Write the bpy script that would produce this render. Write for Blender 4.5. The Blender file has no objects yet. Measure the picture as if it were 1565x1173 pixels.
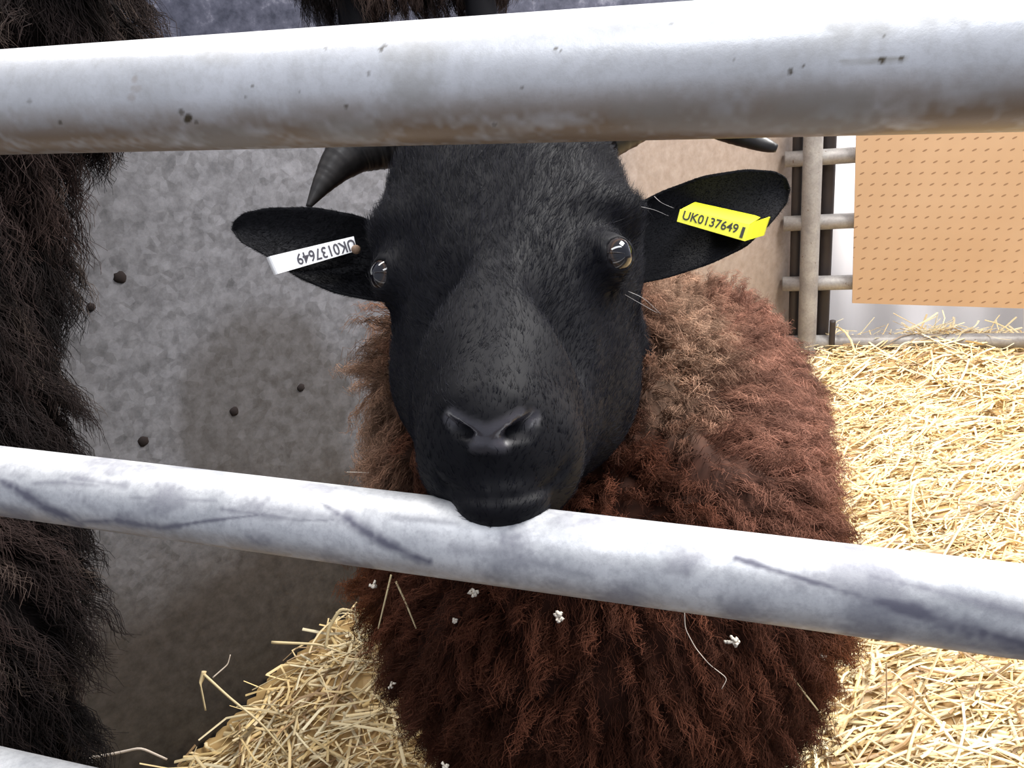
import bpy, math, random
import numpy as np
from mathutils import Vector, Matrix
rng = np.random.default_rng(7)
random.seed(7)
import resource, gc
COL = bpy.context.scene.collection
F = 1300.0
C0 = np.array([0, 0, 1.2])

# ------------------------------------------------------------------ camera frame
def basis(pit, rol):
    p, r = np.radians(pit), np.radians(rol)
    up = np.array([np.sin(r)*np.cos(p), np.cos(r)*np.cos(p), np.sin(p)])
    fw = np.array([0, 0, -1.]); fw = fw-fw.dot(up)*up; fw /= np.linalg.norm(fw)
    return np.array([np.cross(fw, up), fw, up])
R = basis(24, -7)
def cv(px, py, z):            # camera-frame point (right, up, depth)
    return np.array([(px-782.5)/F*z, (586.5-py)/F*z, z])
def c2w(c):                   # camera-frame (right, up, depth) array -> world
    c = np.asarray(c, float)
    return C0+(c*np.array([1, 1, -1.]))@R.T
def w2c(w):
    return ((np.asarray(w)-C0)@R)*np.array([1, 1, -1.])
def P(px, py, z): return c2w(cv(px, py, z))
def G(px, py, h):
    d = P(px, py, 1)-C0
    return C0+d*(h-C0[2])/d[2]
def proj(w):
    c = w2c(w)
    return 782.5+F*c[..., 0]/c[..., 2], 586.5-F*c[..., 1]/c[..., 2]
def nz(a):
    a = np.asarray(a, float)
    return a/np.maximum(np.linalg.norm(a, axis=-1, keepdims=True), 1e-9)

def nz32(a): return a/np.maximum(np.sqrt((a*a).sum(-1, keepdims=True)), 1e-9)

# ------------------------------------------------------------------ tags
def tag(o, label=None, cat=None, group=None, kind=None):
    if label: o['label'] = label
    if cat: o['category'] = cat
    if group: o['group'] = group
    if kind: o['kind'] = kind
    return o
def empty(name, loc=(0, 0, 0)):
    o = bpy.data.objects.new(name, None); COL.objects.link(o); o.location = loc
    o.empty_display_size = .05
    return o

# ------------------------------------------------------------------ numpy mesh
def mesh_obj(name, V, faces, mats, parent=None, smooth=True, cols=None, mi=None, extra=None):
    """V (n,3) world; faces: list of int arrays (m,k)"""
    V = np.asarray(V, np.float32)
    origin = V.mean(0) if parent is None else np.array(parent_world(parent), np.float32)
    me = bpy.data.meshes.new(name)
    loops = []; starts = []; s = 0; tot = 0
    for f in faces:
        f = np.ascontiguousarray(f, np.int32)
        if len(f) == 0: continue
        k = f.shape[1]
        loops.append(f.ravel()); starts.append(s+np.arange(len(f), dtype=np.int32)*k); s += f.size; tot += len(f)
    loops = np.concatenate(loops); starts = np.concatenate(starts).astype(np.int32)
    me.vertices.add(len(V)); me.vertices.foreach_set('co', (V-origin).ravel())
    me.loops.add(len(loops)); me.loops.foreach_set('vertex_index', loops)
    me.polygons.add(tot); me.polygons.foreach_set('loop_start', starts)
    if not isinstance(mats, (list, tuple)): mats = [mats]
    for m in mats: me.materials.append(m)
    if mi is not None: me.polygons.foreach_set('material_index', np.asarray(mi, np.int32))
    me.polygons.foreach_set('use_smooth', np.full(tot, smooth))
    if cols is not None:
        a = me.color_attributes.new('Col', 'FLOAT_COLOR', 'POINT')
        c4 = np.ones((len(V), 4), np.float32); c4[:, :3] = cols
        a.data.foreach_set('color', c4.ravel())
    if extra is not None:
        for nm, arr in extra.items():
            a = me.attributes.new(nm, 'FLOAT', 'POINT'); a.data.foreach_set('value', np.asarray(arr, np.float32))
    me.update()
    if len(V) < 500000: me.validate()
    o = bpy.data.objects.new(name, me); COL.objects.link(o)
    if parent is None: o.location = origin
    else: o.parent = parent
    return o
def parent_world(p):
    loc = np.array(p.location)
    while p.parent:
        p = p.parent; loc = loc+np.array(p.location)
    return loc

def merge(parts):
    """parts: list of (V, [faces...]) -> V, faces, sizes"""
    Vs = []; Fs = []; off = 0
    for V, fs in parts:
        Vs.append(V)
        for f in fs: Fs.append(np.asarray(f)+off)
        off += len(V)
    return np.concatenate(Vs), Fs

def tube(path, rad, n=16, cap=True, ref=None, ell=1.0):
    path = np.asarray(path, float); K = len(path)
    rad = np.broadcast_to(np.asarray(rad, float), (K,))
    t = nz(np.gradient(path, axis=0))
    ref = np.array([0.13, .2, 1.]) if ref is None else np.asarray(ref, float)
    u = nz(np.cross(t, ref)); v = np.cross(u, t)
    a = np.arange(n)/n*2*np.pi
    V = path[:, None]+rad[:, None, None]*(np.cos(a)[None, :, None]*u[:, None]*ell+np.sin(a)[None, :, None]*v[:, None])
    V = V.reshape(-1, 3)
    i = np.arange(K-1)[:, None]*n; j = np.arange(n)[None]; j2 = (j+1) % n
    f = np.stack([i+j, i+n+j, i+n+j2, i+j2], -1).reshape(-1, 4)
    fs = [f]
    if cap:
        V = np.concatenate([V, path[:1], path[-1:]])
        c = K*n; jj = np.arange(n); fs.append(np.stack([np.full(n, c), jj, (jj+1) % n], -1))
        b = (K-1)*n
        fs.append(np.stack([np.full(n, c+1), b+(jj+1) % n, b+jj], -1))
    return V, fs

def boxw(o, a, b, c):
    """box from corner o with edge vectors a,b,c"""
    o, a, b, c = [np.asarray(k, float) for k in (o, a, b, c)]
    V = np.array([o, o+a, o+a+b, o+b, o+c, o+a+c, o+a+b+c, o+b+c])
    return V, [np.array([[0, 3, 2, 1], [4, 5, 6, 7], [0, 1, 5, 4], [1, 2, 6, 5], [2, 3, 7, 6], [3, 0, 4, 7]])]

def strands(cen, rad, col, ref=None, sides=3):
    """cen (N,K,3), rad (N,K), col (N,K,3) -> V, faces, cols"""
    cen = cen.astype(np.float32); rad = rad.astype(np.float32); col = col.astype(np.float32)
    N, K, _ = cen.shape
    t = nz32(np.gradient(cen, axis=1))
    if ref is None: ref = nz(rng.normal(size=(N, 3))).astype(np.float32)
    ref = ref[:, None] if ref.ndim == 2 else ref
    u = nz32(np.cross(t, ref)); v = np.cross(u, t)
    a = (np.arange(sides)/sides*2*np.pi).astype(np.float32)
    V = cen[:, :, None]+rad[:, :, None, None]*(np.cos(a)[:, None]*u[:, :, None]+np.sin(a)[:, None]*v[:, :, None])
    base = ((np.arange(N)*K*sides)[:, None, None]+(np.arange(K-1)*sides)[None, :, None]).astype(np.int32)
    j = np.arange(sides, dtype=np.int32)[None, None]; j2 = (j+1) % sides
    f = np.stack([base+j, base+sides+j, base+sides+j2, base+j2], -1).reshape(-1, 4)
    c = np.repeat(col[:, :, None], sides, 2).reshape(-1, 3)
    return V.reshape(-1, 3), f, c

# ------------------------------------------------------------------ noise
def _h(i, j, k, s):
    n = (i*374761393+j*668265263+k*2147483647+s*144665) & 0xffffffff
    n = ((n ^ (n >> 13))*1274126177) & 0xffffffff
    return ((n ^ (n >> 16)) & 0xffff)/65535.0
def noise(p, sc, seed=0):
    q = np.asarray(p)*sc+1000.0
    i = np.floor(q).astype(np.int64); f = q-i; f = f*f*(3-2*f)
    x, y, z = i[..., 0], i[..., 1], i[..., 2]; r = 0
    for dx in (0, 1):
        for dy in (0, 1):
            for dz in (0, 1):
                w = (f[..., 0] if dx else 1-f[..., 0])*(f[..., 1] if dy else 1-f[..., 1])*(f[..., 2] if dz else 1-f[..., 2])
                r = r+w*_h(x+dx, y+dy, z+dz, seed)
    return r*2-1
def vnoise(p, sc, seed=0):
    return np.stack([noise(p, sc, seed+k*17) for k in range(3)], -1)

# ------------------------------------------------------------------ SDF + surface nets
def ell(p, c, r, ax=None):
    q = p-c
    if ax is not None: q = q@np.asarray(ax).T
    r = np.asarray(r, float)
    k0 = np.linalg.norm(q/r, axis=-1); k1 = np.linalg.norm(q/(r*r), axis=-1)
    return k0*(k0-1)/np.maximum(k1, 1e-6)
def cap(p, a, b, ra, rb):
    a = np.asarray(a); b = np.asarray(b); ab = b-a
    h = np.clip(((p-a)@ab)/ab.dot(ab), 0, 1)
    return np.linalg.norm(p-a-h[..., None]*ab, axis=-1)-(ra+(rb-ra)*h)
def smin(a, b, k):
    h = np.clip(.5+.5*(b-a)/k, 0, 1)
    return b*(1-h)+a*h-k*h*(1-h)
def smax(a, b, k): return -smin(-a, -b, k)
def surface_nets(fn, lo, hi, h):
    lo = np.asarray(lo, float); n = np.ceil((np.asarray(hi)-lo)/h).astype(int)+1
    g = np.stack(np.meshgrid(*[lo[i]+np.arange(n[i])*h for i in range(3)], indexing='ij'), -1)
    D = np.empty(n)
    for i in range(0, n[0], 16): D[i:i+16] = fn(g[i:i+16])
    ins = D < 0
    cn = n-1
    acc = np.zeros(tuple(cn)+(3,)); cnt = np.zeros(tuple(cn))
    corners = [(a, b, c) for a in (0, 1) for b in (0, 1) for c in (0, 1)]
    def sl(o): return tuple(slice(o[i], o[i]+cn[i]) for i in range(3))
    for a in corners:
        for ax in range(3):
            if a[ax]: continue
            b = list(a); b[ax] = 1
            da, db = D[sl(a)], D[sl(b)]
            m = (da < 0) != (db < 0)
            t = np.where(m, da/np.where(m, da-db, 1), 0)
            pt = np.array(a, float)[None, None, None]+np.zeros(tuple(cn)+(3,)); pt[..., ax] += t
            acc += pt*m[..., None]; cnt += m
    has = cnt > 0
    idx = -np.ones(tuple(cn), int); idx[has] = np.arange(has.sum())
    ijk = np.argwhere(has)
    V = lo+(ijk+acc[has]/cnt[has][:, None])*h
    faces = []
    for ax in range(3):
        u, v = (ax+1) % 3, (ax+2) % 3
        s0 = [slice(None)]*3; s1 = [slice(None)]*3; s0[ax] = slice(0, -1); s1[ax] = slice(1, None)
        A, B = ins[tuple(s0)], ins[tuple(s1)]
        ch = np.argwhere(A != B)
        ok = (ch[:, u] > 0) & (ch[:, v] > 0) & (ch[:, u] < cn[u]) & (ch[:, v] < cn[v])
        ch = ch[ok]
        def at(du, dv):
            c = ch.copy(); c[:, u] -= du; c[:, v] -= dv
            return idx[c[:, 0], c[:, 1], c[:, 2]]
        q = np.stack([at(1, 1), at(0, 1), at(0, 0), at(1, 0)], -1)
        fl = ~A[ch[:, 0], ch[:, 1], ch[:, 2]]
        q[fl] = q[fl][:, ::-1]
        q = q[(q >= 0).all(1)]
        faces.append(q)
    return V, np.concatenate(faces)
def vnormals(V, Fq):
    n = np.zeros_like(V)
    fn = np.cross(V[Fq[:, 2]]-V[Fq[:, 0]], V[Fq[:, 3]]-V[Fq[:, 1]])
    for k in range(4): np.add.at(n, Fq[:, k], fn)
    return nz(n)
def relax(V, Fq, it=2, a=.5):
    for _ in range(it):
        s = np.zeros_like(V); c = np.zeros(len(V))
        for k in range(4):
            for d in (1, 3):
                np.add.at(s, Fq[:, k], V[Fq[:, (k+d) % 4]]); np.add.at(c, Fq[:, k], 1)
        V = V*(1-a)+a*s/np.maximum(c, 1)[:, None]
    return V
def scatter(V, Fq, n, w=None):
    A, B, Cc = V[Fq[:, 0]], V[Fq[:, 1]], V[Fq[:, 2]]; D = V[Fq[:, 3]]
    ar = np.linalg.norm(np.cross(Cc-A, D-B), axis=1)*.5
    if w is not None: ar = ar*w[Fq].mean(1)
    f = rng.choice(len(Fq), n, p=ar/ar.sum())
    s, t = rng.random(n)[:, None], rng.random(n)[:, None]
    wts = np.stack([(1-s)*(1-t), s*(1-t), s*t, (1-s)*t], 1)[..., 0]
    return f, wts
def interp(arr, Fq, f, w):
    return (arr[Fq[f]]*w[..., None]).sum(1)

# ------------------------------------------------------------------ materials
def mat(name, color=(.5, .5, .5), rough=.6, metal=0., **kw):
    m = bpy.data.materials.new(name); m.use_nodes = True
    b = m.node_tree.nodes['Principled BSDF']
    b.inputs['Base Color'].default_value = (*color, 1); b.inputs['Roughness'].default_value = rough
    b.inputs['Metallic'].default_value = metal
    for k, v in kw.items(): b.inputs[k].default_value = v
    return m
class NB:
    def __init__(s, m): s.t = m.node_tree; s.b = s.t.nodes['Principled BSDF']
    def n(s, ty, **kw):
        x = s.t.nodes.new(ty)
        for k, v in kw.items():
            if k in x.inputs: x.inputs[k].default_value = v
            else: setattr(x, k, v)
        return x
    def l(s, a, b): s.t.links.new(a, b)
    def ramp(s, fac, stops):
        r = s.n('ShaderNodeValToRGB'); e = r.color_ramp.elements
        while len(e) < len(stops): e.new(.5)
        for k, (p, c) in enumerate(stops):
            e[k].position = p; e[k].color = (*c, 1) if len(c) == 3 else c
        s.l(fac, r.inputs[0]); return r.outputs[0]
    def mix(s, fac, a, b, mode='MIX'):
        x = s.n('ShaderNodeMix'); x.data_type = 'RGBA'; x.blend_type = mode
        for sock, v in ((x.inputs[0], fac), (x.inputs[6], a), (x.inputs[7], b)):
            if isinstance(v, (int, float)): sock.default_value = v
            elif isinstance(v, tuple): sock.default_value = (*v, 1)
            else: s.l(v, sock)
        return x.outputs[2]
    def coord(s, scale=(1, 1, 1), out='Object'):
        c = s.n('ShaderNodeTexCoord'); mp = s.n('ShaderNodeMapping'); mp.inputs['Scale'].default_value = scale
        s.l(c.outputs[out], mp.inputs[0]); return mp.outputs[0]
    def noise(s, vec, scale, detail=4, rough=.6, dist=0.):
        x = s.n('ShaderNodeTexNoise'); x.inputs['Scale'].default_value = scale
        x.inputs['Detail'].default_value = detail; x.inputs['Roughness'].default_value = rough; x.inputs['Distortion'].default_value = dist
        s.l(vec, x.inputs['Vector']); return x.outputs[0]
    def bump(s, h, strength=.3, dist=.001):
        x = s.n('ShaderNodeBump'); x.inputs['Strength'].default_value = strength; x.inputs['Distance'].default_value = dist
        s.l(h, x.inputs['Height']); s.l(x.outputs[0], s.b.inputs['Normal'])

def hair_mat(name, rough=.55, spec=.3, sheen=0., sheen_tint=(1, 1, 1), trans=0.0):
    m = mat(name, rough=rough); k = NB(m)
    a = k.n('ShaderNodeAttribute', attribute_name='Col'); k.l(a.outputs['Color'], k.b.inputs['Base Color'])
    k.b.inputs['Specular IOR Level'].default_value = spec
    k.b.inputs['Sheen Weight'].default_value = sheen; k.b.inputs['Sheen Tint'].default_value = (*sheen_tint, 1)
    k.b.inputs['Sheen Roughness'].default_value = .5
    return m

M = {}
M['wool'] = hair_mat('brown_wool', .8, .14)
M['wooldark'] = hair_mat('dark_wool', .75, .12)
M['facefur'] = hair_mat('black_face_fur', .5, .13)
M['straw'] = hair_mat('straw', .5, .45)
# skin of the black head
m = mat('black_skin', (.006, .006, .008), .6, **{'Specular IOR Level': .14}); k = NB(m)
a = k.n('ShaderNodeAttribute', attribute_name='wet')
rr = k.ramp(a.outputs['Fac'], [(0, (.62,)*3), (1, (.2,)*3)]); k.l(rr, k.b.inputs['Roughness'])
c = k.mix(a.outputs['Fac'], (.006, .006, .008), (.05, .046, .055)); k.l(k.ramp(a.outputs['Fac'], [(0, (.14,)*3), (1, (.9,)*3)]), k.b.inputs['Specular IOR Level']); k.l(c, k.b.inputs['Base Color'])
k.bump(k.noise(k.coord(), 500, 3), .12, .0005)
M['skin'] = m
M['eye'] = mat('eye_dark', (.006, .006, .009), .04, **{'Coat Weight': 1.0, 'Coat Roughness': .02, 'IOR': 1.45})
m = mat('eyeball', (.01, .01, .012), .04, **{'Coat Weight': .6, 'Coat Roughness': .02}); k = NB(m)
a = k.n('ShaderNodeAttribute', attribute_name='iris')
k.l(k.ramp(a.outputs['Fac'], [(0, (.004, .004, .007)), (.5, (.006, .006, .010)), (.66, (.012, .009, .008)), (.74, (.05, .028, .016)), (.80, (.02, .012, .010)), (1, (.02, .018, .018))]), k.b.inputs['Base Color'])
M['eyeball'] = m
m = mat('horn', (.02, .018, .018), .42); k = NB(m)
w = k.n('ShaderNodeTexNoise'); w.inputs['Scale'].default_value = 60; w.inputs['Detail'].default_value = 5
k.l(k.coord(), w.inputs['Vector'])
k.l(k.ramp(w.outputs[0], [(.3, (.008, .007, .007)), (.7, (.028, .024, .022))]), k.b.inputs['Base Color'])
k.bump(w.outputs[0], .5, .001); M['horn'] = m
# galvanised tube of the near gate
def galv(name, light, mid, dark, rust, seed=0., metal=.25, rough=.42, attr=False):
    m = mat(name, light, rough, metal); k = NB(m)
    co = k.coord((1, 1, 1))
    mp = k.n('ShaderNodeMapping'); mp.inputs['Location'].default_value = (seed, seed*2, seed*.7); k.l(co, mp.inputs[0]); co = mp.outputs[0]
    big = k.noise(co, 16, 6, .65, .5)
    col = k.ramp(big, [(.36, mid), (.60, light)])
    fine = k.noise(co, 190, 5, .75)
    col = k.mix(k.ramp(fine, [(.45, (0, 0, 0)), (.78, (.45, .45, .45))]), col, dark)
    med = k.noise(co, 55, 4, .6, .8)
    col = k.mix(k.ramp(med, [(.55, (0, 0, 0)), (.72, (.30, .30, .30))]), col, mid)
    if attr:
        a = k.n('ShaderNodeAttribute', attribute_name='Col'); sp = k.n('ShaderNodeSeparateColor'); k.l(a.outputs['Color'], sp.inputs[0])
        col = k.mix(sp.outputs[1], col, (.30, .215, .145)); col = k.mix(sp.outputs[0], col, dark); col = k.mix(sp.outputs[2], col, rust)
        k.l(k.ramp(sp.outputs[0], [(0, (rough,)*3), (1, (rough+.25,)*3)]), k.b.inputs['Roughness'])
    else:
        v = k.noise(co, 75, 2, .5, .3); col = k.mix(k.ramp(v, [(.70, (0, 0, 0)), (.76, (.8, .8, .8))]), col, rust)
    k.l(col, k.b.inputs['Base Color'])
    k.bump(fine, .2, .0006)
    return m
M['rail_up'] = galv('galvanised_upper', (.70, .71, .74), (.55, .555, .57), (.40, .39, .37), (.07, .05, .022), 3.0, attr=True, rough=.40)
M['rail_lo'] = galv('galvanised_scuffed', (.70, .71, .73), (.45, .465, .49), (.15, .15, .195), (.12, .10, .08), 11.0, attr=True, rough=.45)
M['hurdle'] = galv('galvanised_hurdle', (.40, .38, .36), (.28, .26, .25), (.12, .10, .09), (.14, .07, .04), 5.0, metal=.2, rough=.5)
M['hurdledark'] = mat('dark_steel', (.035, .026, .024), .55)
M['dung'] = mat('dried_dung', (.06, .055, .02), .8)
M['rustspot'] = mat('rust_fleck', (.10, .03, .015), .8)
# galvanised sheet panel
m = mat('galvanised_sheet', (.4, .4, .42), .5, .15); k = NB(m)
co = k.coord()
vor = k.n('ShaderNodeTexVoronoi'); vor.inputs['Scale'].default_value = 85; k.l(co, vor.inputs['Vector'])
bw = k.n('ShaderNodeRGBToBW'); k.l(vor.outputs['Color'], bw.inputs[0])
col = k.ramp(bw.outputs[0], [(.15, (.13, .13, .14)), (.85, (.28, .28, .305))])
fine = k.noise(co, 45, 6, .7)
col = k.mix(.55, col, k.ramp(fine, [(.35, (.10, .097, .10)), (.68, (.36, .355, .375))]))
# brown arch shaped stain; lower part soiled, with shade painted in, in panel coordinates
sx = k.n('ShaderNodeSeparateXYZ'); c0 = k.n('ShaderNodeTexCoord'); k.l(c0.outputs['Object'], sx.inputs[0])
nlow = k.noise(co, 5, 4, .6, .5)
def math_(op, a, b=None):
    x = k.n('ShaderNodeMath'); x.operation = op
    for i, v in enumerate((a, b)):
        if v is None: continue
        if isinstance(v, (int, float)): x.inputs[i].default_value = v
        else: k.l(v, x.inputs[i])
    return x.outputs[0]
PAN_STAIN = []
def stain_fac(cx, cz, rx, rz, soft, amp):
    dx = math_('DIVIDE', math_('SUBTRACT', sx.outputs[0], cx), rx); dz = math_('DIVIDE', math_('SUBTRACT', sx.outputs[2], cz), rz)
    d = math_('SQRT', math_('ADD', math_('MULTIPLY', dx, dx), math_('MULTIPLY', dz, dz)))
    d = math_('ADD', d, math_('MULTIPLY', math_('SUBTRACT', nlow, .5), amp))
    mr = k.n('ShaderNodeMapRange'); mr.interpolation_type = 'SMOOTHSTEP'; mr.inputs[1].default_value = 1+soft; mr.inputs[2].default_value = 1-soft
    mr.inputs[3].default_value = 0; mr.inputs[4].default_value = 1; k.l(d, mr.inputs[0]); return mr.outputs[0]
M['panel'] = m; PANEL_K = (k, col, stain_fac, math_, sx, nlow, co, fine)
M['tagw'] = mat('white_tag_plastic', (.86, .86, .86), .4)
M['tagy'] = mat('yellow_tag_plastic', (.88, .86, .03), .38)
M['ink'] = mat('tag_print', (.05, .045, .06), .6)
M['inky'] = mat('tag_print_dark', (.03, .03, .02), .6)
M['tagdirt'] = mat('tag_dirt', (.22, .14, .09), .7)
M['whisker'] = mat('whisker', (.35, .33, .32), .4)
M['chaff'] = mat('pale_chaff', (.75, .68, .58), .6)
M['strawpale'] = mat('pale_straw', (.72, .58, .33), .5)
M['strand'] = mat('pale_strand', (.7, .6, .5), .5)

# ------------------------------------------------------------------ camera
cam = bpy.data.cameras.new('camera'); co_ = bpy.data.objects.new('camera', cam); COL.objects.link(co_)
cam.sensor_fit = 'HORIZONTAL'; cam.sensor_width = 36; cam.lens = 36*F/1565; cam.clip_start = .01
Mx = Matrix.Identity(4)
axx = R@np.array([1, 0, 0]); ayy = R@np.array([0, 1, 0]); azz = R@np.array([0, 0, 1.])
for i in range(3):
    Mx[i][0] = axx[i]; Mx[i][1] = ayy[i]; Mx[i][2] = azz[i]; Mx[i][3] = C0[i]
co_.matrix_world = Mx
bpy.context.scene.camera = co_

# ------------------------------------------------------------------ near gate
UPA, UPB = c2w([-.3, .132, .408]), c2w([.3, .092, .219])
LOA, LOB = c2w([-.3, -.062, .527]), c2w([.3, -.109, .371])
def seg_d(x, y, pts):
    """distance in picture units to a polyline, and parameter along it"""
    best = np.full(x.shape, 1e9)
    for (x0, y0, w0), (x1, y1, w1) in zip(pts[:-1], pts[1:]):
        dx, dy = x1-x0, y1-y0; t = np.clip(((x-x0)*dx+(y-y0)*dy)/max(dx*dx+dy*dy, 1e-6), 0, 1)
        d = np.hypot(x-x0-t*dx, y-y0-t*dy)/(w0+(w1-w0)*t); best = np.minimum(best, d)
    return best
GATE_C = (LOA+LOB)/2
gate = tag(empty('metal_gate', (GATE_C[0], GATE_C[1], 0)), 'galvanised tubular gate whose scuffed horizontal rails cross in front of the sheep', 'gate')
def rail(A, B, r, m_, scuffs=(), spots=(), dirt_bounce=.0, label=None, seed=0, n=150):
    t = np.unique(np.concatenate([np.linspace(-.42, 1.55, 60), np.linspace(-.1, 1.12, 1100)]))
    V, f = tube(A+(B-A)*t[:, None], r, n)
    c = w2c(V); front = (c[:, 2] < w2c(A+(B-A)*np.append(np.repeat(t, n), [t[0], t[-1]])[:, None])[:, 2]+.004)
    px, py = proj(V)
    ax = nz(B-A); al = (V-A)@ax
    cen_ = A+al[:, None]*ax; nrm = nz(V-cen_)
    q = np.stack([al*.35, nrm[:, 1]*r, nrm[:, 2]*r], -1)
    fn = noise(np.stack([al, nrm[:, 1]*r, nrm[:, 2]*r], -1), 380, seed)*.5+.5
    n2 = noise(q, 160, seed+3)*.5+.5
    col = np.zeros((len(V), 3))
    sc = np.zeros(len(V))
    for st, pts in scuffs:
        d = seg_d(px, py, pts); sc = np.maximum(sc, min(1, st*1.15)*np.clip(1.6-d*.5-.7*(1-n2)-.5*fn, 0, 1)*front)
    n4 = noise(np.stack([al*.5, nrm[:, 1]*r, nrm[:, 2]*r], -1), 70, seed+9)
    amb = np.clip(n4*1.6-.28+.6*(fn-.5)+.7*(n2-.5), 0, .75)*(1 if scuffs else .15)
    col[:, 0] = np.clip(np.maximum(sc, amb*.7), 0, 1)
    for st, ch, x, y, w in spots:
        d = np.hypot(px-x, py-y)/w+.9*(fn-.5)
        col[:, ch] = np.maximum(col[:, ch], st*np.clip((1.25-d)*2, 0, 1)*front)
    # underside brown: grime and rust film, with warm straw bounce painted in
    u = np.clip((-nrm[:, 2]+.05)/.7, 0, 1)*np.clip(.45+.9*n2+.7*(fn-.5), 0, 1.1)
    col[:, 1] = np.maximum(col[:, 1], u*dirt_bounce)
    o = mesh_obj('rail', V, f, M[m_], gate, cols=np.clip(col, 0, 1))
    if label: o['label'] = label
UPS = [(.95, 2, 288, 182, 6), (.7, 2, 277, 172, 4), (.55, 2, 300, 187, 4), (.35, 1, 205, 122, 6), (.3, 1, 201, 150, 7), (.25, 1, 208, 135, 7), (.8, 2, 583, 75, 3), (.6, 2, 588, 70, 3), (.8, 2, 529, 163, 3.4),
       (.7, 2, 92, 187, 3), (.4, 2, 45, 155, 4), (.6, 2, 386, 131, 2.4), (.5, 2, 375, 148, 2), (.4, 2, 458, 141, 2), (.5, 2, 563, 112, 3.5), (1, 2, 1208, 109, 4.6), (.8, 2, 1228, 101, 2.5),
       (1, 2, 1348, 91, 4.5), (.9, 2, 1377, 90, 4), (.8, 2, 1350, 56, 2.5), (.8, 2, 850, 73, 2.5), (.7, 2, 857, 79, 2), (.6, 2, 798, 134, 3), (.4, 2, 1026, 37, 3), (.5, 2, 1122, 93, 2), (.5, 2, 756, 190, 3),
       (.35, 1, 1115, 45, 5), (.5, 2, 260, 74, 2), (.4, 2, 498, 74, 2)]
rail(UPA, UPB, .0225, 'rail_up', scuffs=[(.8, [(1285, 95, 1.6), (1330, 94, 2.6), (1348, 91, 3), (1385, 90, 2)])], spots=UPS, dirt_bounce=1.0, label='upper rail, clean pale galvanised tube', seed=40)
LOSC = [(.85, [(-10, 728, 5), (40, 755, 6), (80, 780, 7), (125, 800, 5)]), (.5, [(50, 738, 3), (90, 737, 4), (150, 742, 3)]), (.5, [(110, 730, 3), (190, 742, 5)]),
        (.75, [(120, 797, 3), (180, 795, 4), (245, 807, 4), (300, 798, 2), (400, 786, 2)]), (.6, [(340, 778, 3), (400, 786, 5), (460, 795, 2), (510, 794, 2)]),
        (.85, [(490, 768, 3), (530, 792, 7), (575, 822, 8), (620, 845, 6), (655, 858, 4)]), (.4, [(380, 770, 5), (440, 780, 8), (560, 800, 5)]),
        (.85, [(1125, 852, 3), (1200, 876, 4), (1290, 903, 6), (1380, 930, 10), (1470, 955, 14), (1570, 985, 14)]), (.6, [(1330, 880, 3), (1440, 905, 7), (1570, 940, 12)]),
        (.35, [(690, 835, 6), (790, 850, 8), (900, 880, 6)]), (.35, [(600, 790, 3), (700, 800, 3)]), (.4, [(1010, 845, 3), (1060, 850, 5)]), (.35, [(1440, 955, 20), (1540, 1000, 20)]),
        (.4, [(200, 760, 2), (260, 762, 3), (330, 765, 2)]), (.45, [(0, 770, 4), (40, 790, 6)])]
rail(LOA, LOB, .0215, 'rail_lo', scuffs=LOSC, dirt_bounce=.6, label='middle rail, galvanised tube with dark diagonal scuffs', seed=50)
THA, THB = LOA+np.array([0, 0, -.292]), LOB+np.array([0, 0, -.292])
V, f = tube(THA+(THB-THA)*np.linspace(-.42, 1.55, 60)[:, None], .0215, 32); mesh_obj('rail', V, f, M['rail_lo'], gate, cols=np.zeros((len(V), 3)))
for t in (-.42, 1.55):
    a = LOA+(LOB-LOA)*t; u = UPA+(UPB-UPA)*(t-.02)
    V, f = tube(np.linspace([a[0], a[1], 0.0], [u[0], u[1], u[2]+.05], 12), .022, 24); mesh_obj('end_stile', V, f, M['rail_lo'], gate, cols=np.zeros((len(V), 3)))

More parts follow.
